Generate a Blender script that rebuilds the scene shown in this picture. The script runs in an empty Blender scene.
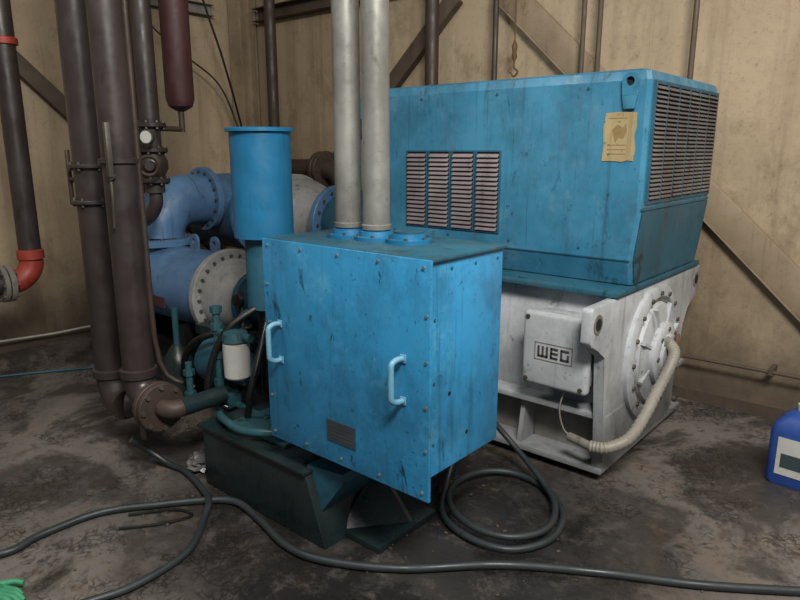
import bpy, bmesh, math, random
from mathutils import Vector, Matrix
random.seed(7)
sc=bpy.context.scene
COL=sc.collection
V=Vector

# ------------------------------------------------------------ materials
def lin(h):
    h=h.lstrip('#'); o=[]
    for i in (0,2,4):
        c=int(h[i:i+2],16)/255
        o.append(c/12.92 if c<=.04045 else ((c+.055)/1.055)**2.4)
    return (*o,1)
class NT:
    def __init__(s,m):
        m.use_nodes=True; s.t=m.node_tree; s.n=s.t.nodes; s.b=s.n['Principled BSDF']
        s.co=s.n.new('ShaderNodeTexCoord').outputs['Object']
    def l(s,a,b): s.t.links.new(a,b)
    def noise(s,scale,det=6,rough=.6,stretch=(1,1,1),off=0,dist=0):
        mp=s.n.new('ShaderNodeMapping'); mp.inputs['Scale'].default_value=stretch
        mp.inputs['Location'].default_value=(off,off*.7,off*1.3)
        s.l(s.co,mp.inputs[0]); t=s.n.new('ShaderNodeTexNoise')
        t.inputs['Scale'].default_value=scale; t.inputs['Detail'].default_value=det
        t.inputs['Roughness'].default_value=rough; t.inputs['Distortion'].default_value=dist
        s.l(mp.outputs[0],t.inputs['Vector']); return t.outputs['Fac']
    def ramp(s,f,a,b,lo=0,hi=1):
        r=s.n.new('ShaderNodeMapRange'); r.inputs[1].default_value=a; r.inputs[2].default_value=b
        r.inputs[3].default_value=lo; r.inputs[4].default_value=hi
        r.interpolation_type='SMOOTHSTEP'; s.l(f,r.inputs[0]); return r.outputs[0]
    def mix(s,f,a,b,mode='MIX'):
        m=s.n.new('ShaderNodeMix'); m.data_type='RGBA'; m.blend_type=mode
        if isinstance(f,(int,float)): m.inputs[0].default_value=f
        else: s.l(f,m.inputs[0])
        for i,c in ((6,a),(7,b)):
            if isinstance(c,tuple): m.inputs[i].default_value=c
            else: s.l(c,m.inputs[i])
        return m.outputs[2]
    def math(s,op,a,b):
        m=s.n.new('ShaderNodeMath'); m.operation=op
        for i,c in ((0,a),(1,b)):
            if isinstance(c,(int,float)): m.inputs[i].default_value=c
            else: s.l(c,m.inputs[i])
        return m.outputs[0]
    def bump(s,h,st=.2,d=.01):
        b=s.n.new('ShaderNodeBump'); b.inputs['Strength'].default_value=st; b.inputs['Distance'].default_value=d
        s.l(h,b.inputs['Height']); s.l(b.outputs[0],s.b.inputs['Normal'])
def paint(name,base,var,grime,streak=.5,splat=.5,rough=.45,metal=0,bump=.1,sc_=1,scuff=None,rust=0,low=None):
    m=bpy.data.materials.new(name); t=NT(m)
    c=t.mix(t.ramp(t.noise(2.2*sc_,4),.3,.7),lin(base),lin(var))
    if scuff:
        c=t.mix(t.ramp(t.noise(4,9,.75,(1,1,1),71),.52,.66,0,.35),c,lin(scuff))
        c=t.mix(t.ramp(t.noise(26,8,.8,(1,1,.8),77),.62,.69,0,.5),c,lin(scuff))
    c=t.mix(t.ramp(t.noise(3.3*sc_,9,.75,(1,1,.7),14),.42,.68,0,(streak+splat)*.28),c,lin(grime))
    s1=t.ramp(t.noise(1,5,.65,(16*sc_,16*sc_,.9),3),.54,.76,0,streak)
    c=t.mix(s1,c,lin(grime))
    s1=t.ramp(t.noise(1,6,.7,(45*sc_,45*sc_,2.2),8),.6,.74,0,streak*.7)
    c=t.mix(s1,c,lin(grime))
    if rust:
        c=t.mix(t.ramp(t.noise(1,8,.72,(9,9,1.6),91),.58,.68,0,rust),c,lin('#5d4632'))
        c=t.mix(t.ramp(t.noise(14,8,.75,(1,1,1),95),.63,.7,0,rust),c,lin('#4a3423'))
    s2=t.ramp(t.noise(7*sc_,10,.76,(1,1,.5),9,.5),.58,.67,0,splat)
    c=t.mix(s2,c,lin(grime))
    s2=t.ramp(t.noise(19*sc_,6,.7,(1,1,.6),31,.3),.64,.69,0,splat*.9)
    c=t.mix(s2,c,lin(grime))
    s3=t.ramp(t.noise(60*sc_,3,.6),.62,.72,0,splat*.6)
    c=t.mix(s3,c,lin(grime))
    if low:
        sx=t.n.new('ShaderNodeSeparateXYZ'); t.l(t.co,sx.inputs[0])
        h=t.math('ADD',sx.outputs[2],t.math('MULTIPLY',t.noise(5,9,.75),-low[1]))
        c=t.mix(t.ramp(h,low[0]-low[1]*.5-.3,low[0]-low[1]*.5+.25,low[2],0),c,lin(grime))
    t.l(c,t.b.inputs['Base Color'])
    t.l(t.ramp(t.noise(7,5),.3,.7,max(rough-.1,.05),rough+.2),t.b.inputs['Roughness'])
    t.b.inputs['Metallic'].default_value=metal
    if bump: t.bump(t.noise(35*sc_,6,.6),bump,.004)
    return m
BLUE=paint('blue_enamel','#3f82a2','#30708e','#17262c',.6,.65,.38,scuff='#6790a3',rust=.28)
BOXB=paint('blue_box_enamel','#338cc0','#2a7eab','#101c23',.55,.85,.34,scuff='#5ba3c6',rust=.12)
CAN=paint('canister_blue','#1f719b','#196088','#123a4c',.35,.3,.36)
DBLUE=paint('dark_blue_enamel','#275b70','#204f60','#141a1b',.6,.85,.5,rust=.3)
LBLUE=paint('light_blue_enamel','#5579a0','#496a8c','#22282c',.45,.6,.36)
HAND=paint('handle_blue','#6fa0b8','#5f90a8','#25404c',.25,.5,.35)
TEAL=paint('teal_enamel','#2c5962','#264e55','#10191b',.5,.8,.4)
TANK=paint('tank_green_black','#203033','#182223','#080a0a',.5,.7,.28)
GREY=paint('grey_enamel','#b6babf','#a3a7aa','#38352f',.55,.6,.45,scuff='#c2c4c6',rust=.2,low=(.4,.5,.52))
GREYD=paint('grey_dirty','#82807a','#6d6a63','#2c2822',.6,.8,.55)
CREAM=paint('silver_casting','#999b9d','#84847f','#2e2a25',.45,.65,.45)
PIPE=paint('dark_pipe','#372f2e','#2d2524','#120e0e',.4,.5,.38)
PIPEB=paint('brown_pipe','#42352e','#372b25','#15100d',.5,.5,.5)
REDB=paint('red_oxide','#46282a','#3a2021','#170e0d',.4,.5,.5)
RED=paint('red_coupling','#a03a2c','#883024','#2a1512',.3,.4,.45)
GALV=paint('galvanised','#93938e','#787873','#4a4033',.5,.55,.4,.5,rust=.2)
STEEL=paint('steel_bolt','#66635b','#504c44','#26221d',.2,.4,.45,.6)
BLACK=paint('black_oily','#171818','#121313','#060606',.4,.5,.3)
RUST=paint('rusty_steel','#5a3d2b','#6f4a30','#1d1511',.4,.6,.7)
STAIN=paint('paper_stain','#7d6843','#8a744b','#40351f',.3,.6,.7)
LOUV=paint('louvre_grimy','#8d8386','#70686b','#251d1a',.5,.8,.45)
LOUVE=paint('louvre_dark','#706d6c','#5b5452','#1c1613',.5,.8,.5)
HOLE=paint('vent_interior','#0c0d0d','#080808','#030303',0,0,.8)
HOSE=paint('hose_rubber','#2a3033','#22282a','#14120f',0,.5,.45)
BEAM=paint('beam_beige','#97866f','#82725c','#3a2f24',.4,.5,.6)
BEAMB=paint('beam_brown','#54473c','#493d33','#221a14',.4,.4,.6)
FLEX=paint('flex_conduit','#8d8980','#757066','#3a342b',.2,.5,.55)
YEL=paint('faded_paper','#a8976f','#94825c','#40351f',.6,1,.75,rust=.6)
OLIVE=paint('name_plate','#36444a','#303a3c','#15191a',.2,.6,.45)
WHITE=paint('white_plastic','#bcbdb8','#aeaea8','#55524a',.3,.3,.4)
JUG=paint('jug_blue','#27478f','#213f80','#111d44',.1,.25,.35)
GREEN=paint('green_rubber','#3f8f6a','#37805e','#1a3a2c',.1,.3,.6)
CHROME=paint('foil','#a5a5a5','#7a7a7a','#2a2a2a',.1,.4,.3,.6)

def wallmat():
    m=bpy.data.materials.new('panel_cladding'); t=NT(m)
    c=t.mix(t.ramp(t.noise(.7,5),.3,.7),lin('#ab9a80'),lin('#94826a'))
    c=t.mix(t.ramp(t.noise(1,6,.7,(7,7,.35),2),.48,.76,0,.5),c,lin('#645340'))
    c=t.mix(t.ramp(t.noise(3,9,.78,(1,1,.7),5),.5,.68,0,.5),c,lin('#6c5a45'))
    c=t.mix(t.ramp(t.noise(9,9,.8,(1,1,.8),15),.55,.7,0,.4),c,lin('#574636'))
    c=t.mix(t.ramp(t.noise(1,6,.75,(30,30,.8),25),.6,.75,0,.35),c,lin('#b8a68c'))
    c=t.mix(t.ramp(t.noise(45,4,.7),.55,.75,0,.4),c,lin('#4b3a2b'))
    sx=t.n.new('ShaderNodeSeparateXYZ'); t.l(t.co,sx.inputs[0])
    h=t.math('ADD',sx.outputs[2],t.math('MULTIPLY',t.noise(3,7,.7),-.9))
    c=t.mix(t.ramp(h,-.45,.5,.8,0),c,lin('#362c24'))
    t.l(c,t.b.inputs['Base Color']); t.b.inputs['Roughness'].default_value=.7
    t.bump(t.noise(14,6,.6),.35,.012); return m
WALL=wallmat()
def floormat():
    m=bpy.data.materials.new('oily_concrete'); t=NT(m)
    c=t.mix(t.ramp(t.noise(1.1,7,.6),.35,.65),lin('#6c6661'),lin('#534e4a'))
    tan=t.ramp(t.noise(2.0,9,.72,(1,1,1),11,.6),.52,.6,0,.5)
    c=t.mix(tan,c,lin('#6b5d50'))
    rust=t.ramp(t.noise(3.1,9,.72,(1,1,1),51,.6),.58,.66,0,.5)
    c=t.mix(rust,c,lin('#5c4432'))
    nz=t.n.new('ShaderNodeTexNoise'); nz.inputs['Scale'].default_value=5; nz.inputs['Detail'].default_value=6; t.l(t.co,nz.inputs['Vector'])
    vs=t.n.new('ShaderNodeVectorMath'); vs.operation='SCALE'; vs.inputs['Scale'].default_value=.28; t.l(nz.outputs['Color'],vs.inputs[0])
    va=t.n.new('ShaderNodeVectorMath'); va.operation='ADD'; t.l(vs.outputs[0],va.inputs[0]); t.l(t.co,va.inputs[1])
    v=t.n.new('ShaderNodeTexVoronoi'); v.feature='DISTANCE_TO_EDGE'; v.inputs['Scale'].default_value=26
    t.l(va.outputs[0],v.inputs['Vector'])
    crk=t.math('MULTIPLY',t.ramp(v.outputs[0],.0,.2,1,0),t.ramp(t.noise(2.6,8,.7,(1,1,1),4),.47,.55,0,.8))
    c=t.mix(crk,c,lin('#23201e'))
    oil=t.ramp(t.noise(1.25,9,.68,(1,1,1),21,.5),.46,.55)
    vm=t.n.new('ShaderNodeVectorMath'); vm.operation='DISTANCE'; t.l(t.co,vm.inputs[0]); vm.inputs[1].default_value=(-1.65,1.95,0)
    pool=t.ramp(t.math('ADD',vm.outputs['Value'],t.math('MULTIPLY',t.noise(2.2,9,.7),1.6)),1.4,2.25,1,0)
    f=t.math('MAXIMUM',t.math('MULTIPLY',oil,.7),t.math('MULTIPLY',pool,.95))
    f=t.math('MULTIPLY',f,t.ramp(t.noise(8,9,.75,(1,1,1),61),.3,.5,.5,1))
    c=t.mix(f,c,lin('#1b1a1a'))
    c=t.mix(t.ramp(t.noise(30,6,.7),.52,.7,0,.5),c,lin('#1e1b1a'))
    t.l(c,t.b.inputs['Base Color'])
    wet=t.ramp(t.noise(1.9,8,.68,(1,1,1),33),.42,.54)
    t.l(t.ramp(t.math('MULTIPLY',wet,f),0,1,.72,.16),t.b.inputs['Roughness'])
    t.bump(t.noise(20,8,.68),.35,.01); return m
FLOOR=floormat()

# ------------------------------------------------------------ geometry helpers
cur=None
def group(name):
    global cur
    e=bpy.data.objects.new(name,None); e.empty_display_size=.1; COL.objects.link(e); cur=e; return e
def fin(name,bm,mat,smooth=False,parent=True):
    bmesh.ops.recalc_face_normals(bm,faces=bm.faces[:])
    me=bpy.data.meshes.new(name); bm.to_mesh(me); bm.free()
    me.materials.append(mat)
    if smooth:
        for p in me.polygons: p.use_smooth=True
        me.set_sharp_from_angle(angle=math.radians(38))
    o=bpy.data.objects.new(name,me); COL.objects.link(o)
    if parent and cur: o.parent=cur
    return o
def addbox(bm,x0,x1,y0,y1,z0,z1):
    vs=[bm.verts.new((x,y,z)) for x in (x0,x1) for y in (y0,y1) for z in (z0,z1)]
    for f in ((0,1,3,2),(4,6,7,5),(0,4,5,1),(2,3,7,6),(0,2,6,4),(1,5,7,3)): bm.faces.new([vs[i] for i in f])
def box(name,x0,x1,y0,y1,z0,z1,mat,bev=0,parent=True,seg=2):
    bm=bmesh.new(); addbox(bm,x0,x1,y0,y1,z0,z1)
    if bev: bmesh.ops.bevel(bm,geom=bm.edges[:],offset=bev,segments=seg,affect='EDGES',profile=.5)
    return fin(name,bm,mat,bev>0,parent)
def boxes(name,lst,mat):
    bm=bmesh.new()
    for b in lst: addbox(bm,*b)
    return fin(name,bm,mat)
def prism(name,pts,ext,mat,bev=0,holes=None):
    bm=bmesh.new(); a=[bm.verts.new(V(p)) for p in pts]; b=[bm.verts.new(V(p)+V(ext)) for p in pts]
    bm.faces.new(a); bm.faces.new(b[::-1]); n=len(a)
    for i in range(n): bm.faces.new((a[i],a[(i+1)%n],b[(i+1)%n],b[i]))
    if bev: bmesh.ops.bevel(bm,geom=bm.edges[:],offset=bev,segments=2,affect='EDGES',profile=.5)
    return fin(name,bm,mat,bev>0)
def frame(ax):
    ax=V(ax).normalized(); u=ax.cross(V((0,0,1)))
    if u.length<.1: u=V((1,0,0))
    u.normalize(); return ax,u,ax.cross(u)
def lathe(name,o,ax,prof,mat,seg=40,cap=True):
    ax,u,w=frame(ax); o=V(o); bm=bmesh.new(); rs=[]
    for r,h in prof:
        rs.append([bm.verts.new(o+ax*h+(u*math.cos(2*math.pi*k/seg)+w*math.sin(2*math.pi*k/seg))*max(r,.0005)) for k in range(seg)])
    for a,b in zip(rs,rs[1:]):
        for k in range(seg): bm.faces.new((a[k],a[(k+1)%seg],b[(k+1)%seg],b[k]))
    if cap: bm.faces.new(rs[0]); bm.faces.new(rs[-1][::-1])
    return fin(name,bm,mat,True)
def cyl(name,p0,p1,r,mat,seg=32,r1=None):
    p0,p1=V(p0),V(p1); L=(p1-p0).length; r1=r if r1 is None else r1
    return lathe(name,p0,p1-p0,[(r,0),(r1,L)],mat,seg)
def flange(name,c,ax,r,th,mat,nb=12,br=.009,hub=0):
    ax,u,w=frame(ax); c=V(c)
    lathe(name,c-ax*th/2,ax,[(r-.004,0),(r,.004),(r,th-.004),(r-.004,th)],mat)
    ring_bolts(name+'_bolts',c+ax*th/2,ax,r*.86,nb,br); ring_bolts(name+'_nuts',c-ax*th/2,-ax,r*.86,nb,br)
def bolts(name,lst,r=.009,h=.008,mat=None):
    bm=bmesh.new()
    for p,ax in lst:
        ax,u,w=frame(ax); p=V(p)
        a=[bm.verts.new(p+(u*math.cos(k*math.pi/3)+w*math.sin(k*math.pi/3))*r) for k in range(6)]
        b=[bm.verts.new(v.co+ax*h) for v in a]
        bm.faces.new(a[::-1]); bm.faces.new(b)
        for k in range(6): bm.faces.new((a[k],a[(k+1)%6],b[(k+1)%6],b[k]))
    return fin(name,bm,mat or STEEL)
def ring_bolts(name,c,ax,R,n,r=.009,h=.012,mat=None):
    ax,u,w=frame(ax); c=V(c)
    bolts(name,[(c+(u*math.cos(2*math.pi*k/n)+w*math.sin(2*math.pi*k/n))*R,ax) for k in range(n)],r,h,mat)
def catmull(pts,sub):
    P=[V(p) for p in pts]; P=[2*P[0]-P[1]]+P+[2*P[-1]-P[-2]]; o=[]
    for i in range(1,len(P)-2):
        for s in range(sub):
            t=s/sub; a,b,c,d=P[i-1],P[i],P[i+1],P[i+2]
            o.append(.5*((2*b)+(c-a)*t+(2*a-5*b+4*c-d)*t*t+(3*b-a-3*c+d)*t**3))
    o.append(P[-2]); return o
def sweep(name,pts,r,mat,seg=14,sub=8,rib=0,taper=None):
    P=catmull(pts,sub) if sub>1 else [V(p) for p in pts]
    bm=bmesh.new(); rs=[]; T=(P[1]-P[0]).normalized(); _,u,_=frame(T)
    n=len(P)
    for i,p in enumerate(P):
        T2=(P[min(i+1,n-1)]-P[max(i-1,0)]).normalized()
        u=(u-T2*u.dot(T2)).normalized(); w=T2.cross(u)
        rr=r
        if taper: rr=r*(taper[0]+(taper[1]-taper[0])*i/(n-1))
        if rib: rr*=1+rib*(i%2)
        rs.append([bm.verts.new(p+(u*math.cos(2*math.pi*k/seg)+w*math.sin(2*math.pi*k/seg))*rr) for k in range(seg)])
    for a,b in zip(rs,rs[1:]):
        for k in range(seg): bm.faces.new((a[k],a[(k+1)%seg],b[(k+1)%seg],b[k]))
    bm.faces.new(rs[0]); bm.faces.new(rs[-1][::-1])
    return fin(name,bm,mat,True)
def elbow(name,c,d0,d1,R,r,mat,seg=28,n=12):
    """quarter bend: enters at c-d0*R travelling d0, leaves at c+d1*R"""
    c,d0,d1=V(c),V(d0),V(d1); ctr=c-d0*R+d1*R
    pts=[ctr-d1*R*math.cos(a)+d0*R*math.sin(a) for a in [math.pi/2*i/n for i in range(n+1)]]
    return sweep(name,pts,r,mat,seg,1)

# ------------------------------------------------------------ room
XL,YB,XR,YF,ZC=-5.72,4.3,3.2,-2.2,4.6
cur=None
box('floor',XL-.1,XR,YF,YB+.1,-.1,0,FLOOR,parent=False)
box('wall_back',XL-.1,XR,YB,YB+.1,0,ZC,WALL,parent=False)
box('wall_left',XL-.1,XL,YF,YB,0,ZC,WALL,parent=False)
box('ceiling',XL-.1,XR,YF,YB+.1,ZC,ZC+.1,BEAMB,parent=False)
box('baseboard_back',XL,XR,YB-.015,YB,0,.07,BEAMB,parent=False)
box('baseboard_left',XL,XL+.015,YF,YB,0,.07,BEAMB,parent=False)
bm=bmesh.new()
x=XL+.45
while x<XR:
    addbox(bm,x-.008,x+.008,YB-.004,YB,.07,ZC); x+=.61 if x<-3 else 1.22
fin('trim_1',bm,WALL)
bm=bmesh.new(); y=YB-.4
while y>YF:
    addbox(bm,XL,XL+.005,y-.01,y+.01,.07,ZC); y-=.61
fin('trim_2',bm,WALL)

def beam(name,p0,p1,w,d,mat,nrm):
    p0,p1,nrm=V(p0),V(p1),V(nrm); T=(p1-p0).normalized(); s=T.cross(nrm)*w/2
    group(name)
    prism('web',[p0-s,p0+s,p1+s,p1-s],nrm*.012,mat)
    prism('flange_upper',[p0+s,p0+s*.88,p1+s*.88,p1+s],nrm*d,mat)
    prism('flange_lower',[p0-s,p0-s*.88,p1-s*.88,p1-s],nrm*d,mat)
group('diagonal_brace')
def angle_brace(p0,p1,w,d,mat,nrm):
    p0,p1,nrm=V(p0),V(p1),V(nrm); T=(p1-p0).normalized(); s=T.cross(nrm)*w/2
    if s.z>0: s=-s
    prism('leg_flat',[p0-s,p0+s*.9,p1+s*.9,p1-s],nrm*.05,mat,.004)
    prism('leg_outstanding',[p0+s*.9,p0+s,p1+s,p1+s*.9],nrm*d,mat)
angle_brace((-2.66,YB-.02,2.70),(.12,YB-.02,.1),.19,.06,BEAM,(0,-1,0))
group('diagonal_brace'); angle_brace((-3.08,YB-.02,2.72),(-5.0,YB-.02,.96),.13,.06,BEAMB,(0,-1,0))
group('diagonal_brace'); angle_brace((XL+.02,1.62,2.72),(XL+.02,4.0,.42),.13,.06,BEAMB,(1,0,0))
beam('steel_girt',(XL+.24,YB-.01,2.87),(2.8,YB-.01,2.87),.12,.09,BEAMB,(0,-1,0))
beam('steel_girt',(XL+.01,-2,2.89),(XL+.01,3.9,2.89),.1,.07,GREYD,(1,0,0))
group('steel_column')
boxes('column_flanges',[(XL+.03,XL+.2,YB-.22,YB-.2,0,ZC-.01),(XL+.03,XL+.2,YB-.04,YB-.02,0,ZC-.01),(XL+.1,XL+.12,YB-.2,YB-.04,0,ZC-.01)],BEAM)

def upipe(nm,x,r,z0,mat):
    group(nm); y=YB-.13-r
    cyl('pipe_run',(x,y,z0),(x,y,ZC-.02),r,mat,16)
    z=3.2; box('strap',x-r*1.6,x+r*1.6,y-r*1.15,YB-.005,z-.015,z+.015,mat)
upipe('utility_pipe',-3.2,.052,.01,PIPEB)
upipe('utility_pipe',-2.66,.02,.01,PIPEB)
upipe('utility_pipe',-2.0,.016,.01,BEAMB)
upipe('utility_pipe',-1.89,.016,.01,BEAMB)
upipe('utility_pipe',-1.31,.016,1.5,BEAMB)
group('horizontal_conduit'); cyl('conduit_run',(-1.2,YB-.11,.32),(3.0,YB-.11,.33),.011,BEAMB,12)
boxes('clips',[(x-.012,x+.012,YB-.125,YB-.001,.305,.345) for x in (-.7,.6,1.4)],BEAMB)
group('hanging_chain_hook')
sweep('chain',[(-2.5,4.15,ZC-.02),(-2.5,4.15,3.0),(-2.5,4.15,2.33)],.005,RUST,8,4)
lathe('turnbuckle',(-2.5,4.15,2.2),(0,0,1),[(.006,0),(.02,.03),(.014,.06),(.02,.1),(.006,.14)],RUST,12)
sweep('hook',[(-2.5,4.15,2.2),(-2.5,4.15,2.16),(-2.47,4.15,2.13),(-2.5,4.15,2.1),(-2.53,4.15,2.13)],.007,RUST,8,4)
group('hanging_cable')
sweep('cable_1',[(-5.3,3.3,4.5),(-5.35,3.5,3.2),(-5.3,3.72,2.4),(-5.35,3.9,1.9),(-5.4,4.0,1.6)],.01,BLACK,8,8)
sweep('cable_2',[(-5.6,2.9,4.5),(-5.6,3.1,2.9),(-5.55,3.4,2.5),(-5.5,3.8,2.2),(-5.45,4.0,1.7)],.008,BLACK,8,8)
group('flanged_water_pipe')
cyl('pipe_run',(-4.75,3.98,1.43),(-4.2,3.98,1.43),.09,PIPEB); flange('flange_a',(-4.3,3.98,1.43),(1,0,0),.16,.04,PIPEB,8)
flange('flange_b',(-4.25,3.98,1.43),(1,0,0),.16,.04,PIPEB,8)
elbow('bend',(-4.02,3.98,1.43),(1,0,0),(0,0,-1),.18,.09,PIPEB); cyl('drop',(-4.02,3.98,1.25),(-4.02,3.98,.01),.09,PIPEB)
elbow('bend_left',(-4.93,3.98,1.43),(-1,0,0),(0,0,1),.18,.09,PIPEB); cyl('riser',(-4.93,3.98,1.61),(-4.93,3.98,ZC-.01),.05,PIPEB)

# ------------------------------------------------------------ electric motor
group('electric_motor')
HX0,HX1,HY0,HY1=-2.85,-1.11,3.0,4.04
secs=[(.965,.03,.05),(1.09,.025,.0),(1.33,.0,.0),(1.905,.0,.0),(1.945,.012,.012),(1.957,.045,.045)]
bm=bmesh.new(); rs=[]
for z,ex,ey in secs:
    c=.018
    x0,x1,y0,y1=HX0+ex,HX1-ex,HY0+ey,HY1-ey
    rs.append([bm.verts.new(p) for p in ((x0+c,y0,z),(x1-c,y0,z),(x1,y0+c,z),(x1,y1-c,z),(x1-c,y1,z),(x0+c,y1,z),(x0,y1-c,z),(x0,y0+c,z))])
for a,b in zip(rs,rs[1:]):
    for k in range(8): bm.faces.new((a[k],a[(k+1)%8],b[(k+1)%8],b[k]))
bm.faces.new(rs[0]); bm.faces.new(rs[-1][::-1])
fin('cooling_hood',bm,BLUE)
boxes('hood_seams',[(HX0+.01,HX1-.03,HY0-.003,HY0,1.087,1.093),(HX1-.001,HX1+.005,HY0+.01,HY1-.01,1.325,1.337),(-2.71,-2.702,HY0-.003,HY0,1.1,1.9)],DBLUE)
prism('hood_end_skirt',[(HX1+.002,HY0+.02,1.32),(HX1+.002,HY1-.02,1.32),(HX1-.022,HY1-.02,1.09),(HX1-.026,HY1-.06,.975),(HX1-.026,HY0+.06,.975),(HX1-.022,HY0+.02,1.09)],(.003,0,0),DBLUE)
bolts('hood_screws',[((x,HY0,1.13),(0,-1,0)) for x in (-2.6,-2.2,-1.8,-1.4)]+[((x,HY0,1.88),(0,-1,0)) for x in (-2.4,-1.9,-1.4)],.007,.005,DBLUE)
for i in range(4):
    x0=-2.5+i*.163
    boxes('vent_opening_%d'%(i+1),[(x0,x0+.14,HY0-.003,HY0+.001,1.17,1.59)],HOLE)
    boxes('vent_frame_%d'%(i+1),[(x0-.008,x0,HY0-.008,HY0,1.162,1.598),(x0+.14,x0+.148,HY0-.008,HY0,1.162,1.598),(x0,x0+.14,HY0-.008,HY0,1.59,1.598),(x0,x0+.14,HY0-.008,HY0,1.162,1.17)],DBLUE)
    bm=bmesh.new()
    for k in range(17):
        z=1.178+k*.0242
        vs=[bm.verts.new(p) for p in ((x0+.004,HY0-.003,z+.014),(x0+.136,HY0-.003,z+.014),(x0+.136,HY0-.018,z),(x0+.004,HY0-.018,z),
            (x0+.004,HY0-.003,z+.010),(x0+.136,HY0-.003,z+.010),(x0+.136,HY0-.018,z-.004),(x0+.004,HY0-.018,z-.004))]
        for f in ((0,1,2,3),(7,6,5,4),(3,2,6,7),(0,3,7,4),(1,5,6,2),(0,4,5,1)): bm.faces.new([vs[j] for j in f])
    fin('vent_slats_%d'%(i+1),bm,LOUV)
boxes('end_vent_opening',[(HX1-.001,HX1+.003,3.05,4.0,1.37,1.89)],HOLE)
bm=bmesh.new()
for c in range(6):
    y0=3.055+c*.158
    for k in range(26):
        z=1.378+k*.0197
        vs=[bm.verts.new(p) for p in ((HX1+.003,y0,z+.015),(HX1+.003,y0+.14,z+.015),(HX1+.018,y0+.14,z+.002),(HX1+.018,y0,z+.002),
            (HX1+.003,y0,z+.011),(HX1+.003,y0+.14,z+.011),(HX1+.018,y0+.14,z-.002),(HX1+.018,y0,z-.002))]
        for f in ((0,1,2,3),(7,6,5,4),(3,2,6,7),(0,3,7,4),(1,5,6,2),(0,4,5,1)): bm.faces.new([vs[j] for j in f])
fin('end_vent_slats',bm,LOUVE)
boxes('end_vent_bars',[(HX1,HX1+.012,3.038+c*.158,3.057+c*.158,1.365,1.9) for c in range(7)]+[(HX1,HX1+.01,3.04,4.01,1.355,1.37),(HX1,HX1+.01,3.04,4.01,1.89,1.905)],DBLUE)
def lug(nm,c,u,w,n,r,ri,mat):
    c,u,w,n=V(c),V(u),V(w),V(n); bm=bmesh.new(); N=24
    def ring(rad,off,sq):
        o=[]
        for k in range(N):
            a=2*math.pi*k/N; p=c+n*off+(u*math.cos(a)+w*math.sin(a))*rad
            if sq and math.sin(a)<0: p=c+n*off+u*math.cos(a)*rad*1.0+w*(-sq if math.sin(a)<-.3 else math.sin(a)*rad)
            o.append(bm.verts.new(p))
        return o
    A=ring(r,-.009,r*1.6);B=ring(ri,-.009,0);C2=ring(r,.009,r*1.6);D=ring(ri,.009,0)
    for k in range(N):
        j=(k+1)%N
        bm.faces.new((A[k],A[j],B[j],B[k]));bm.faces.new((C2[k],D[k],D[j],C2[j]));bm.faces.new((A[k],C2[k],C2[j],A[j]));bm.faces.new((B[k],B[j],D[j],D[k]))
    fin(nm,bm,mat)
lug('lifting_lug_1',(-1.195,HY0-.012,1.9),(1,0,0),(0,0,1),(0,1,0),.038,.02,BLUE)
prism('lug_shank',[(-1.233,HY0-.02,1.86),(-1.157,HY0-.02,1.86),(-1.17,HY0-.02,1.78),(-1.22,HY0-.02,1.78)],(0,.02,0),BLUE,.003)
lathe('lug_bore',(-1.195,HY0-.003,1.9),(0,-1,0),[(.022,0),(.022,.002)],HOLE,20)
lug('lifting_lug_2',(-2.9,HY0+.06,1.87),(1,0,0),(0,0,1),(0,1,0),.05,.022,BLUE)
prism('paper_label',[(x,HY0-.001,z) for x,z in ((-1.305,1.765),(-1.24,1.77),(-1.16,1.765),(-1.157,1.7),(-1.165,1.66),(-1.155,1.6),(-1.163,1.55),(-1.19,1.553),(-1.215,1.546),(-1.26,1.55),(-1.312,1.548),(-1.307,1.62),(-1.313,1.7))],(0,-.003,0),YEL)
prism('paper_label_stain',[(x,HY0-.0042,z) for x,z in ((-1.27,1.69),(-1.245,1.715),(-1.22,1.7),(-1.205,1.72),(-1.2,1.68),(-1.215,1.65),(-1.24,1.655),(-1.25,1.63))],(0,-.0006,0),STAIN)
boxes('paper_label_print',[(-1.29,-1.2,HY0-.0048,HY0-.0038,z,z+.004) for z in (1.58,1.6,1.62,1.74)],STAIN)
box('frame_deck',-2.87,-1.13,2.87,4.08,.93,.96,DBLUE,.006)
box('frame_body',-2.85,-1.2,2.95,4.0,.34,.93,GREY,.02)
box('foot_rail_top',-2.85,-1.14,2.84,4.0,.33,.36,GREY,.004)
box('foot_rail_bottom',-2.85,-1.14,2.84,4.0,.05,.08,GREY,.004)
box('foot_rail_web',-2.85,-1.16,3.0,3.9,.08,.33,GREYD)
for i,x in enumerate((-2.8,-2.35,-1.9,-1.62,-1.2)):
    prism('foot_gusset_%d'%i,[(x,2.86,.08),(x,3.0,.08),(x,3.0,.33),(x,2.9,.33)],(.025,0,0),GREY)
box('side_panel_seam',-1.95,-1.93,2.944,2.95,.36,.92,GREYD)
out=[(2.63,.925),(2.62,.91),(2.62,.77),(2.64,.745),(2.71,.715),(2.79,.67),(2.85,.06),(3.79,.06),(3.9,.6),(3.97,.7),(4.1,.74),(4.13,.765),(4.13,.91),(4.12,.925)]
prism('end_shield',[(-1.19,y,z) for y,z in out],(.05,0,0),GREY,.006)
for i,(y,z) in enumerate(((2.685,.845),(4.07,.845))):
    lathe('lifting_eye_boss_%d'%i,(-1.142,y,z),(1,0,0),[(.045,0),(.045,.006),(.03,.006)],GREYD,24)
    lathe('lifting_eye_bore_%d'%i,(-1.136,y,z),(1,0,0),[(.028,0),(.028,.002)],HOLE,24)
CY,CZ=3.38,.56
lathe('end_bell',(-1.14,CY,CZ),(1,0,0),[(.36,0),(.36,.022),(.335,.034),(.3,.034),(.285,.018),(.27,.018),(.26,.04),(.2,.055),(.17,.055)],GREY,56)
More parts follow.
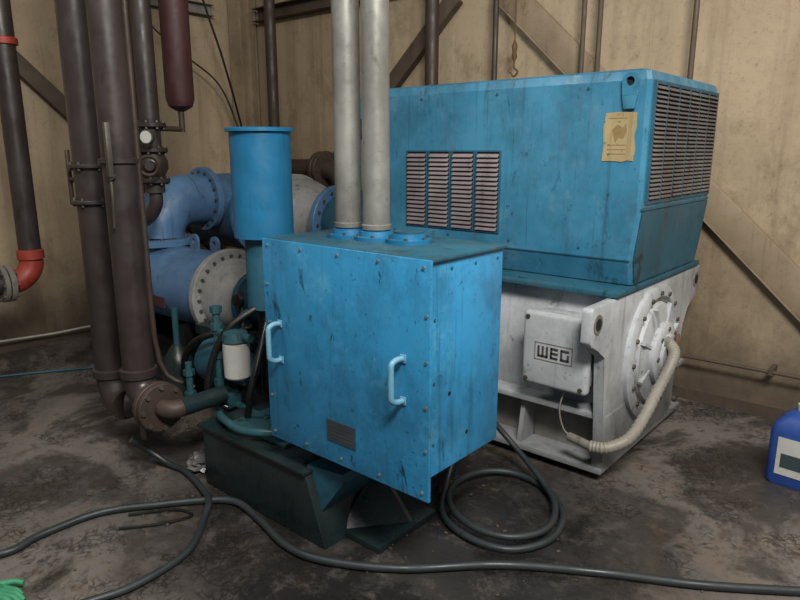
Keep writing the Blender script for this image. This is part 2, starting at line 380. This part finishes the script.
lathe('bell_groove',(-1.121,CY,CZ),(1,0,0),[(.284,0),(.284,.002),(.272,.002),(.272,0)],GREYD,56,False)
lathe('bearing_housing',(-1.09,CY,CZ),(1,0,0),[(.165,0),(.165,.03),(.15,.04),(.11,.04),(.1,.055),(.06,.06),(.055,.075),(.03,.08)],GREY,40)
ring_bolts('end_bell_bolts',(-1.107,CY,CZ),(1,0,0),.318,16,.012)
ring_bolts('bearing_bolts',(-1.055,CY,CZ),(1,0,0),.135,8,.011)
for k in range(8):
    a=math.pi/8+k*math.pi/4; u=V((0,math.cos(a),math.sin(a))); w=V((0,-math.sin(a),math.cos(a)))*.008; c=V((-1.1,CY,CZ))
    prism('bell_rib_%d'%k,[c+u*.16-w,c+u*.16+w,c+u*.27+w,c+u*.27-w],(.022,0,0),GREY)
cyl('shaft_sensor',(-1.02,CY+.05,CZ+.1),(-.98,CY-.09,CZ-.04),.012,RUST,12)
cyl('drain_plug',(-1.1,3.72,.2),(-1.08,3.72,.2),.02,STEEL,12)
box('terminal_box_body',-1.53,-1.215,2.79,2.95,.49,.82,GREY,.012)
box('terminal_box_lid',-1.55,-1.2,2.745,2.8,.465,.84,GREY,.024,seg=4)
bolts('terminal_box_screws',[((x,2.746,z),(0,-1,0)) for x in (-1.52,-1.23) for z in (.495,.81)],.012,.006)
def bars(nm,segs,w,mat,y):
    bm=bmesh.new()
    for (x0,z0),(x1,z1) in segs:
        a=V((x0,0,z0));b=V((x1,0,z1));T=(b-a).normalized();s=V((-T.z,0,T.x))*w/2;a-=T*w/2;b+=T*w/2
        vs=[bm.verts.new(p+V((0,yy,0))) for yy in (y,y-.005) for p in (a-s,a+s,b+s,b-s)]
        for f in ((0,1,2,3),(7,6,5,4),(0,4,5,1),(1,5,6,2),(2,6,7,3),(3,7,4,0)): bm.faces.new([vs[j] for j in f])
    fin(nm,bm,mat)
X,Z,h=-1.455,.625,.045
bars('embossed_letters',[((X,Z+h),(X,Z)),((X,Z),(X+.045,Z)),((X+.0225,Z+h),(X+.0225,Z)),((X+.045,Z),(X+.045,Z+h)),
 ((X+.068,Z),(X+.068,Z+h)),((X+.068,Z+h),(X+.098,Z+h)),((X+.068,Z+h/2),(X+.098,Z+h/2)),((X+.068,Z),(X+.098,Z)),
 ((X+.121,Z),(X+.121,Z+h)),((X+.121,Z+h),(X+.155,Z+h)),((X+.121,Z),(X+.155,Z)),((X+.155,Z),(X+.155,Z+h*.5))],.009,STEEL,2.746)
bars('embossed_border',[((X-.02,Z-.02),(X+.175,Z-.02)),((X+.175,Z-.02),(X+.175,Z+h+.02)),((X+.175,Z+h+.02),(X-.02,Z+h+.02)),((X-.02,Z+h+.02),(X-.02,Z-.02))],.004,GREYD,2.7475)
sweep('flexible_conduit',[(-1.03,3.34,.63),(-.985,3.29,.60),(-.985,3.22,.53),(-1.0,3.13,.44),(-1.01,3.0,.34),(-1.03,2.88,.265),(-1.1,2.8,.225),(-1.18,2.78,.215)],.026,FLEX,14,10,.14)
cyl('conduit_elbow_fitting',(-1.17,2.78,.215),(-1.3,2.81,.22),.022,GREYD,14); cyl('conduit_nut',(-1.02,3.32,.62),(-1.07,3.36,.64),.034,GREYD,6)
sweep('small_wire',[(-1.33,2.8,.47),(-1.35,2.79,.36),(-1.33,2.8,.26),(-1.29,2.81,.22)],.004,FLEX,8)
boxes('motor_skid_beams',[(-2.9,-1.25,2.95,3.1,0,.05),(-2.9,-1.25,3.7,3.85,0,.05)],BLACK)

# ------------------------------------------------------------ junction box in front
group('blue_junction_box')
BX0,BX1,BY0,BY1,BZ0,BZ1=-2.06,-1.245,1.6,2.04,.5,1.25
box('enclosure_body',BX0,BX1,BY0,BY1,BZ0,BZ1,BOXB,.004)
box('front_cover',BX0-.012,BX1+.018,BY0-.014,BY0-.001,.425,BZ1+.012,BOXB,.003)
box('top_plate',BX0-.01,BX1+.012,BY0,BY1+.012,BZ1+.001,BZ1+.014,DBLUE,.003)
L=[]
for k in range(5):
    x=BX0+.02+k*(BX1-BX0-.03)/4
    L+=[((x,BY0-.014,BZ1-.012),(0,-1,0)),((x,BY0-.014,.455),(0,-1,0))]
for k in range(1,5):
    z=.455+k*(BZ1-.012-.455)/5
    L+=[((BX0+.008,BY0-.014,z),(0,-1,0)),((BX1+.004,BY0-.014,z),(0,-1,0))]
bolts('cover_bolts',L,.006,.005,GALV)
bolts('side_bolts',[((BX1,BY0+.03,z),(1,0,0)) for z in (.62,.84,1.06)]+[((BX1,BY0+.12+.14*k,1.22),(1,0,0)) for k in range(3)],.005,.004,DBLUE)
bolts('side_holes',[((BX1-.002,1.72,.78),(1,0,0)),((BX1-.002,1.83,.6),(1,0,0))],.009,.003,HOLE)
def handle(nm,x,z0,z1):
    y=BY0-.014
    sweep(nm,[(x+.006,y,z1),(x,y-.03,z1),(x-.002,y-.052,z1-.012),(x-.002,y-.055,z1-.04),(x-.002,y-.055,z0+.04),(x-.002,y-.052,z0+.012),(x,y-.03,z0),(x+.006,y,z0)],.0105,HAND,12,5)
    for i,z in enumerate((z0,z1)): box('%s_foot_%d'%(nm,i),x-.008,x+.02,y-.006,y,z-.015,z+.015,HAND,.003)
handle('handle_1',-1.985,.78,.93); handle('handle_2',-1.345,.77,.92)
box('name_plate',-1.72,-1.57,BY0-.018,BY0-.0135,.515,.6,OLIVE)
boxes('name_plate_text',[(-1.705,-1.585,BY0-.019,BY0-.0178,z,z+.002) for z in (.53,.545,.56,.575)],STEEL)
for i,(x,y) in enumerate(((-1.83,1.83),(-1.69,1.84),(-1.545,1.86))):
    lathe('gland_collar_%d'%i,(x,y,BZ1+.014),(0,0,1),[(.085,0),(.085,.014),(.066,.016),(.062,.034),(.05,.036)],CAN,32)
    ring_bolts('gland_bolts_%d'%i,(x,y,BZ1+.028),(0,0,1),.074,6,.007,.008)
lathe('blanking_cap',(-1.545,1.86,BZ1+.045),(0,0,1),[(.058,0),(.058,.012),(.04,.016)],DBLUE,32)
boxes('support_legs',[(-2.03,-1.96,1.95,2.03,.316,.5),(-1.96,-1.9,1.72,1.8,.316,.5),(-1.86,-1.5,1.9,1.96,.42,.5)],BLACK)
group('galvanised_conduit')
for i,(x,y) in enumerate(((-1.83,1.83),(-1.69,1.84))):
    cyl('conduit_pipe_%d'%(i+1),(x,y,BZ1+.051),(x,y,ZC-.01),.052,GALV,32)
    lathe('conduit_coupling_%d'%(i+1),(x,y,BZ1+.051),(0,0,1),[(.052,0),(.057,.004),(.057,.02),(.052,.024)],GALV,32,False)

# ------------------------------------------------------------ compressor
group('air_compressor')
pr=[(-2.62,.0),(-1.77,0),(-1.88,.3),(-2.62,.3)]
prism('oil_tank',[(x,1.6,z) for x,z in pr],(0,.75,0),TANK,.006)
box('tank_top_lip',-2.64,-1.87,1.585,2.4,.3,.315,TANK,.003)
box('tank_hatch',-2.5,-2.1,1.68,2.0,.315,.335,TEAL,.004)
bolts('tank_hatch_bolts',[((x,y,.335),(0,0,1)) for x in (-2.47,-2.3,-2.13) for y in (1.71,1.97)],.01,.01)
box('skid_frame',-5.1,-2.2,2.2,3.9,0,.2,BLACK,.01)
box('skid_step',-1.85,-1.72,1.95,2.45,0,.16,TANK,.01)
prism('tank_end_cover',[(-1.9,1.63,.33),(-1.72,1.66,.33),(-1.72,1.66,.29),(-1.82,1.63,.14),(-1.9,1.63,.14)],(0,.26,0),DBLUE,.004)
prism('tank_gusset',[(-1.80,1.7,.02),(-1.6,1.95,.02),(-1.8,1.95,.24)],(0,.02,0),TANK)
box('skid_foot_plate',-1.85,-1.58,1.72,2.1,0,.03,TANK,.004)
box('gearbox',-2.95,-2.1,2.25,3.3,.2,1.0,DBLUE,.03)
flange('gearbox_flange',(-2.97,2.75,.65),(1,0,0),.36,.05,TEAL,18)
box('pump_block',-2.6,-2.2,1.98,2.25,.31,.5,TEAL,.02)
sweep('oil_line_1',[(-2.62,1.7,.33),(-2.5,1.64,.36),(-2.35,1.63,.35),(-2.2,1.66,.37),(-2.05,1.8,.36)],.019,TEAL,12)
sweep('oil_line_2',[(-2.75,2.0,.32),(-2.76,1.95,.5),(-2.78,1.95,.72),(-2.7,2.1,.8),(-2.5,2.2,.8)],.02,TEAL,12)
cx,cy=-2.68,2.07
lathe('inlet_canister',(cx,cy,1.17),(0,0,1),[(.15,0),(.15,.52)],CAN,48)
lathe('canister_top_flange',(cx,cy,1.685),(0,0,1),[(.15,0),(.168,.003),(.168,.018),(.158,.022)],CAN,48)
cyl('canister_neck',(cx,cy,.8),(cx,cy,1.17),.1,DBLUE)
cyl('canister_stand',(cx,cy,.3),(cx,cy,.8),.05,BLACK)
Y1,Z1=2.55,.64
lathe('intercooler_shell',(-4.98,Y1,Z1),(1,0,0),[(.1,-.08),(.22,-.04),(.27,0),(.27,1.26)],LBLUE,56)
flange('intercooler_flange',(-3.70,Y1,Z1),(1,0,0),.31,.05,CREAM,24,.012)
flange('intercooler_flange_b',(-4.9,Y1,Z1),(1,0,0),.3,.04,LBLUE,24,.01)
lathe('intercooler_head',(-3.67,Y1,Z1),(1,0,0),[(.25,0),(.24,.1),(.2,.2),(.16,.24)],CREAM,56)
flange('head_flange',(-3.40,Y1,Z1),(1,0,0),.2,.04,DBLUE,12,.012)
cyl('head_pipe',(-3.38,Y1,Z1),(-2.95,Y1,Z1),.14,DBLUE)
box('intercooler_plate',-4.62,-4.1,Y1-.277,Y1-.262,.53,.6,REDB); boxes('saddles',[(-4.8,-4.7,2.3,2.8,.2,.42),(-4.0,-3.9,2.3,2.8,.2,.42)],BLACK)
lug('shell_lug_1',(-4.1,Y1,.97),(1,0,0),(0,0,1),(0,1,0),.05,.02,LBLUE)
lug('shell_lug_2',(-3.85,Y1,.97),(1,0,0),(0,0,1),(0,1,0),.05,.02,LBLUE)
ex=-4.6
cyl('riser_stub',(ex,Y1,.7),(ex,Y1,.93),.2,LBLUE,40)
flange('riser_flange',(ex,Y1,.93),(0,0,1),.27,.05,LBLUE,16,.012)
elbow('duct_elbow',(ex,Y1,1.22),(0,0,1),(0,1,0),.26,.195,LBLUE,40,18)
cyl('duct_run',(ex,Y1+.26,1.22),(ex,3.4,1.22),.195,LBLUE,40)
flange('duct_flange',(ex,Y1+.42,1.22),(0,1,0),.25,.05,LBLUE,16,.012)
Y2,Z2=3.35,1.08
lathe('second_stage_casing',(-5.0,Y2,Z2),(1,0,0),[(.15,-.1),(.27,-.05),(.3,0),(.3,1.05)],LBLUE,56)
flange('casing_flange_a',(-4.3,Y2,Z2),(1,0,0),.34,.04,LBLUE,24,.012)
flange('casing_flange_b',(-3.93,Y2,Z2),(1,0,0),.34,.05,CREAM,24,.012)
lathe('volute',(-3.9,Y2,Z2),(1,0,0),[(.3,0),(.31,.08),(.27,.2),(.2,.36),(.19,.42)],CREAM,56)
flange('casing_flange_c',(-3.46,Y2,Z2),(1,0,0),.27,.05,LBLUE,16,.012)
lathe('inlet_guide',(-3.43,Y2,Z2),(1,0,0),[(.2,0),(.24,.12),(.24,.3),(.15,.5)],DBLUE,48)
lug('casing_lug',(-4.3,Y2,1.45),(1,0,0),(0,0,1),(0,1,0),.05,.02,LBLUE)
cyl('casing_pedestal',(-4.3,Y2,.2),(-4.3,Y2,.85),.12,BLACK); cyl('casing_pedestal_b',(-3.6,Y2,.2),(-3.6,Y2,.85),.1,BLACK)
fx,fy=-2.68,1.86
lathe('oil_filter_can',(fx,fy,.465),(0,0,1),[(.055,0),(.066,.012),(.068,.16),(.066,.185),(.05,.19)],WHITE,32)
lathe('oil_filter_head',(fx,fy,.655),(0,0,1),[(.06,0),(.07,.01),(.06,.05),(.03,.06)],TEAL,24)
cyl('filter_port',(fx-.14,fy-.02,.685),(fx+.1,fy+.02,.685),.022,TEAL,16)
cyl('teal_riser',(fx-.13,fy-.02,.32),(fx-.13,fy-.02,.82),.019,TEAL,16)
for i,z in enumerate((.4,.55,.7,.79)): cyl('teal_union_%d'%i,(fx-.13,fy-.02,z),(fx-.13,fy-.02,z+.035),.031,TEAL,6)
cyl('teal_cross',(fx-.13,fy-.02,.58),(fx-.3,fy+.25,.6),.018,TEAL,16)
cyl('teal_riser_b',(fx-.26,fy-.12,.25),(fx-.26,fy-.12,.52),.018,TEAL,16)
for i,z in enumerate((.33,.45)): cyl('teal_union_b%d'%i,(fx-.26,fy-.12,z),(fx-.26,fy-.12,z+.03),.03,TEAL,6)
cyl('teal_riser_c',(fx-.34,fy+.1,.2),(fx-.34,fy+.1,.5),.016,TEAL,16); cyl('teal_low_run',(fx-.34,fy+.1,.26),(fx+.3,fy-.05,.33),.018,TEAL,16)
box('valve_block',fx-.2,fx-.06,fy-.08,fy+.06,.28,.36,TEAL,.01)
sweep('control_hose_1',[(fx-.05,fy-.04,.3),(fx-.12,fy-.1,.36),(fx-.1,fy-.08,.55),(fx-.05,fy,.72),(fx+.05,fy+.2,.85)],.018,BLACK,10)
sweep('control_hose_2',[(fx+.2,fy-.1,.32),(fx+.25,fy-.1,.5),(fx+.22,fy,.7),(fx+.1,fy+.2,.95)],.016,BLACK,10)
sweep('control_hose_3',[(-3.6,2.1,.2),(-3.4,2.0,.4),(-3.2,2.0,.55),(-3.0,2.2,.6)],.02,BLACK,10)
lathe('pump_motor',(-3.35,2.15,.36),(1,0,0),[(.12,0),(.14,.02),(.14,.25),(.1,.28),(.1,.34)],DBLUE,32)
lathe('drain_pot',(-3.7,2.12,.02),(0,0,1),[(.1,0),(.1,.25),(.06,.32),(.03,.36)],TANK,24)
cyl('drain_pot_line',(-3.7,2.12,.3),(-3.7,2.12,.62),.02,TEAL,12)
boxes('under_frame',[(-3.6,-3.5,2.25,2.35,.2,.5),(-3.2,-3.1,2.15,2.25,.2,.55),(-3.6,-2.9,2.2,2.3,.46,.52)],TANK)
cyl('gauge_stem',(-2.95,2.1,.6),(-2.95,2.1,.75),.008,STEEL,8); lathe('gauge',(-2.95,2.09,.79),(0,-1,0),[(.04,0),(.04,.025),(.034,.027)],BLACK,20)

# ------------------------------------------------------------ big vertical water pipes
def collar(nm,c,ax,r,mat,h=.05):
    lathe(nm,V(c)-V(ax)*h/2,ax,[(r,0),(r*1.18,.006),(r*1.18,h-.006),(r,h)],mat,32,False)
group('cooling_water_pipe')
px,py=-3.0,1.5
cyl('riser',(px,py,.5),(px,py,ZC-.01),.075,PIPE,32)
elbow('bottom_bend',(px,py,.38),(0,0,-1),(1,0,0),.12,.077,PIPE)
collar('coupling_1',(px,py,.52),(0,0,1),.075,PIPE); collar('coupling_2',(px,py,1.55),(0,0,1),.075,PIPE,.03)
flange('outlet_flange',(px+.15,py,.38),(1,0,0),.12,.03,PIPEB,8,.012); flange('mating_flange',(px+.19,py,.38),(1,0,0),.12,.03,PIPEB,8,.012)
elbow('outlet_turn',(px+.27,py,.38),(1,0,0),(0,1,0),.06,.045,PIPEB,20); cyl('outlet_run',(px+.27,py+.06,.38),(px+.27,py+.3,.38),.045,TANK)
box('thermometer',px+.055,px+.08,py-.09,py-.065,1.48,1.72,STEEL,.004); cyl('thermometer_well',(px,py,1.48),(px+.067,py-.078,1.48),.013,STEEL,12)
sweep('sensor_tube',[(px+.07,py-.08,1.46),(px+.08,py-.085,1.38),(px+.06,py-.08,1.25)],.006,STEEL,8)
cyl('drain_nipple',(-3.0,1.5,.3),(-3.0,1.5,.16),.02,STEEL,12)
group('cooling_water_pipe')
qx,qy=-3.4,1.55
cyl('riser',(qx,qy,.4),(qx,qy,ZC-.01),.084,PIPE,32)
elbow('bottom_bend',(qx,qy,.26),(0,0,-1),(1,0,0),.14,.085,PIPE)
cyl('run_to_cooler',(qx+.14,qy,.26),(qx+.32,qy+.2,.26),.07,PIPE)
collar('coupling_1',(qx,qy,.42),(0,0,1),.084,PIPE)
for z in (1.34,1.52): flange('valve_flange_%d'%int(z*100),(qx,qy,z),(0,0,1),.108,.02,PIPE,6,.008)
box('valve_lever',qx-.14,qx-.12,qy-.065,qy-.045,1.32,1.6,PIPEB,.004); cyl('valve_stem',(qx,qy,1.45),(qx-.13,qy-.055,1.45),.014,PIPEB,12)
group('fire_water_pipe')
dx,dy=-4.82,1.72
cyl('riser',(dx,dy,.95),(dx,dy,ZC-.01),.07,PIPE,32)
elbow('red_bend',(dx,dy,.72),(0,0,-1),(0,-1,0),.14,.076,RED)
collar('red_coupling_bottom',(dx,dy,.9),(0,0,1),.072,RED,.07); collar('red_coupling_top',(dx,dy,2.28),(0,0,1),.072,RED,.05)
cyl('riser_lower',(dx,dy,.86),(dx,dy,.95),.07,PIPE); flange('flange_end',(dx,dy-.16,.72),(0,1,0),.125,.035,GREYD,8,.014)
cyl('stub',(dx,dy-.16,.72),(dx,dy-.8,.72),.072,PIPE); flange('flange_mate',(dx,dy-.2,.72),(0,1,0),.125,.03,GREYD,8,.014)
cyl('stand',(dx,dy-.5,0),(dx,dy-.5,.66),.04,PIPE)
group('process_pipe')
rx,ry=-4.13,2.3
cyl('riser',(rx,ry,1.32),(rx,ry,ZC-.01),.064,PIPE,28)
for z in (1.4,1.6,1.76): flange('flange_%d'%int(z*100),(rx,ry,z),(0,0,1),.1,.03,PIPE,8,.01)
lathe('valve_body',(rx,ry,1.43),(0,0,1),[(.07,0),(.095,.05),(.095,.1),(.07,.15)],PIPE)
cyl('valve_bonnet',(rx,ry,1.5),(rx+.15,ry-.11,1.5),.03,PIPE); lathe('handwheel',(rx+.16,ry-.12,1.5),(.8,-.6,0),[(.06,0),(.07,.01),(.06,.02),(.047,.01),(.06,0)],PIPEB,24,False)
sweep('lower_run',[(rx,ry,1.34),(rx-.01,ry,1.24),(rx-.1,ry-.02,1.14),(rx-.3,ry-.03,1.1),(rx-.7,ry-.03,1.1)],.045,PIPE)
lathe('pressure_gauge',(rx+.13,ry-.09,1.68),(.5,-.8,0),[(.045,0),(.045,.03),(.038,.032)],STEEL,24); lathe('gauge_face',(rx+.146,ry-.116,1.68),(.5,-.8,0),[(.038,0),(.038,.004)],WHITE,24)
cyl('gauge_pipe',(rx,ry,1.68),(rx+.13,ry-.09,1.68),.012,STEEL,10)
group('red_expansion_vessel')
lathe('vessel',(-4.17,2.56,1.86),(0,0,1),[(.03,0),(.08,.03),(.095,.08),(.095,1.5),(.03,1.58)],REDB,32)
cyl('nipple',(-4.17,2.56,1.72),(-4.17,2.56,1.88),.02,PIPEB,14); cyl('hanger',(-4.17,2.56,3.43),(-4.17,2.56,ZC-.01),.012,PIPEB,10)
cyl('nipple_tee',(-4.17,2.56,1.74),(rx,ry,1.74),.018,PIPEB,14)
group('process_pipe')
cyl('riser',(-5.2,2.75,0),(-5.2,2.75,ZC-.01),.06,PIPEB,20); collar('coupling',(-5.2,2.75,1.5),(0,0,1),.06,PIPEB)
group('thin_conduit')
sweep('conduit',[(-3.12,1.66,ZC-.01),(-3.12,1.66,2.0),(-3.12,1.66,1.2),(-3.12,1.68,.5),(-3.0,1.8,.35)],.014,PIPEB,10,4)

# ------------------------------------------------------------ floor items
group('floor_hose')
sweep('hose',[(-2.9,.5,.02),(-2.72,.72,.02),(-2.74,.88,.02),(-2.72,1.12,.02),(-2.58,1.33,.02),(-2.45,1.49,.02),(-2.33,1.57,.02),(-2.12,1.545,.02),(-1.9,1.5,.02),(-1.71,1.53,.02),(-1.44,1.69,.02),(-1.16,1.96,.02),(-.84,2.17,.02),(-.53,2.34,.02),(-.24,2.54,.02),(.2,2.85,.02),(.9,3.1,.02)],.016,HOSE,14,10)
group('floor_hose')
sweep('hose',[(-2.99,1.42,.18),(-2.98,1.5,.1),(-2.9,1.56,.03),(-2.79,1.58,.02),(-2.66,1.56,.02),(-2.54,1.53,.022),(-2.4,1.47,.05),(-2.3,1.38,.04),(-2.17,1.22,.019),(-2.13,.99,.019),(-2.17,.82,.019),(-2.3,.5,.019)],.015,HOSE,14,10)
group('coiled_hose')
pts=[(-1.7,2.5,.32),(-1.69,2.4,.18),(-1.64,2.25,.06),(-1.54,2.1,.022),(-1.36,2.03,.022),(-1.18,2.07,.022),(-1.09,2.24,.022),(-1.14,2.45,.022),(-1.3,2.6,.022),(-1.5,2.62,.03),(-1.62,2.5,.04),(-1.63,2.3,.05),(-1.53,2.14,.05),(-1.36,2.07,.05),(-1.2,2.11,.05),(-1.12,2.26,.05),(-1.18,2.45,.05),(-1.33,2.6,.06),(-1.55,2.7,.14),(-1.7,2.65,.3)]
sweep('hose',pts,.015,HOSE,12,10)
group('black_cable')
sweep('cable',[(-2.55,1.12,.012),(-2.45,1.25,.012),(-2.4,1.38,.012),(-2.5,1.36,.012),(-2.62,1.2,.012)],.006,BLACK,8,8)
group('blue_cable')
sweep('cable',[(-5.4,.9,.012),(-5.07,1.5,.012),(-4.9,1.8,.012),(-4.73,2.07,.012),(-4.72,2.18,.012)],.008,DBLUE,8,8)
group('white_cable')
sweep('cable',[(-5.6,.9,.15),(-5.6,1.6,.13),(-5.62,2.1,.1),(-5.55,2.5,.11),(-5.4,2.9,.05),(-5.3,3.2,.015)],.009,WHITE,8,8)

group('blue_plastic_jug')
jx,jy=-.40,3.5
A=math.radians(-5)
def jr(w,d,z,c=.03):
    o=[]
    for sx,sy in ((-1,-1),(1,-1),(1,1),(-1,1)):
        for k in range(5):
            a=math.atan2(sy,sx)-math.pi/4+k*math.pi/8
            X_=sx*(w/2-c)+c*math.cos(a); Y_=sy*(d/2-c)+c*math.sin(a)
            o.append((jx+X_*math.cos(A)-Y_*math.sin(A),jy+X_*math.sin(A)+Y_*math.cos(A),z))
    return o
bm=bmesh.new(); rs=[[bm.verts.new(p) for p in jr(*s)] for s in ((.25,.19,.001),(.27,.2,.02),(.27,.2,.27),(.25,.185,.31),(.16,.12,.36),(.09,.09,.375,.04))]
for a,b in zip(rs,rs[1:]):
    for k in range(20): bm.faces.new((a[k],a[(k+1)%20],b[(k+1)%20],b[k]))
bm.faces.new(rs[0]); bm.faces.new(rs[-1]); fin('jug_body',bm,JUG,True)
lathe('jug_cap',(jx-.02,jy,.375),(0,0,1),[(.032,0),(.032,.03),(.026,.034)],WHITE,24)
sweep('jug_handle',[(jx+.02,jy,.37),(jx+.05,jy,.4),(jx+.09,jy,.39),(jx+.11,jy,.33),(jx+.11,jy,.28)],.014,JUG,10,5)
prism('jug_label',[V(p) for p in ((jx-.1,jy-.094,.06),(jx+.1,jy-.112,.06),(jx+.1,jy-.112,.25),(jx-.1,jy-.094,.25))],(0,-.002,0),WHITE)
prism('jug_label_print',[V(p) for p in ((jx-.08,jy-.098,.1),(jx+.08,jy-.1125,.1),(jx+.08,jy-.1125,.17),(jx-.08,jy-.098,.17))],(0,-.002,0),OLIVE)

group('green_rubber_glove')
gx,gy=-2.42,.64
lathe('palm',(gx-.06,gy-.04,.038),(.76,.3,0),[(.02,-.07),(.035,-.05),(.038,0),(.03,.04)],GREEN,16)
for i,(s,l) in enumerate(((-.03,.07),(-.01,.085),(.012,.08),(.032,.06))):
    o=V((gx-.03,gy-.02,.03))+V((-.3,.76,0))*s
    sweep('finger_%d'%i,[o-V((.03,.012,0)),o+V((.4,.2,.05))*l,o+V((.9,.38,.1))*l,o+V((1.3,.5,-.1))*l],.012,GREEN,10,4,taper=(1,.75))
sweep('thumb',[(gx-.08,gy,.03),(gx-.06,gy+.04,.03),(gx-.03,gy+.065,.025)],.013,GREEN,10,4,taper=(1,.75))

group('crumpled_rag')
bm=bmesh.new(); bmesh.ops.create_icosphere(bm,subdivisions=3,radius=.08)
for v in bm.verts:
    v.co*=random.uniform(.65,1.2); v.co.z*=.55; v.co+=V((-2.76,1.68,.045))
    v.co.z=max(v.co.z,.002)
fin('rag',bm,CHROME)
group('floor_debris')
bm=bmesh.new()
for k in range(80):
    x,y=random.choice([(random.uniform(-3,-2.4),random.uniform(.8,1.5)),(random.uniform(-1.7,-.2),random.uniform(1.7,3.6)),(random.uniform(-1.6,-.9),random.uniform(1.3,2.4))])
    s=random.uniform(.002,.009)
    m=Matrix.Translation((x,y,s*.6))@Matrix.Rotation(random.random()*6,4,'Z')@Matrix.Diagonal((s*1.5,s,s*.7,1))
    bmesh.ops.create_icosphere(bm,subdivisions=1,radius=1,matrix=m)
fin('gravel',bm,BEAMB)

# ------------------------------------------------------------ lights
def area(nm,loc,tgt,size,e,col):
    l=bpy.data.lights.new(nm,'AREA'); l.shape='RECTANGLE'; l.size,l.size_y=size; l.energy=e; l.color=col
    o=bpy.data.objects.new(nm,l); COL.objects.link(o); o.location=loc
    o.rotation_euler=(V(tgt)-V(loc)).to_track_quat('-Z','Y').to_euler()
area('ceiling_light_main',(.7,.2,4.0),(-1.9,2.4,.6),(1.3,.7),250,(1,.97,.91))
area('ceiling_light_left',(-3.0,.0,4.3),(-3.6,2.6,.5),(1.2,.5),48,(1,.95,.88))
area('ceiling_light_right',(1.9,2.2,4.4),(-.2,3.9,1),(1.3,.8),80,(1,.94,.84))
w=bpy.data.worlds.new('w'); sc.world=w; w.use_nodes=True
w.node_tree.nodes['Background'].inputs[0].default_value=(.95,.98,1,1); w.node_tree.nodes['Background'].inputs[1].default_value=.19
sc.view_settings.view_transform='Standard'

# ------------------------------------------------------------ camera
th=math.radians(13); ps=math.radians(40.5)
F=V((-math.sin(ps)*math.cos(th),math.cos(ps)*math.cos(th),-math.sin(th))); R=V((math.cos(ps),math.sin(ps),0)); U=R.cross(F)
cd=bpy.data.cameras.new('camera'); cam=bpy.data.objects.new('camera',cd); COL.objects.link(cam)
m=Matrix((R,U,-F)).transposed().to_4x4(); m.translation=V((0,0,1.6)); cam.matrix_world=m
cd.sensor_width=36; cd.lens=650/800*36; cd.clip_start=.05
sc.camera=cam
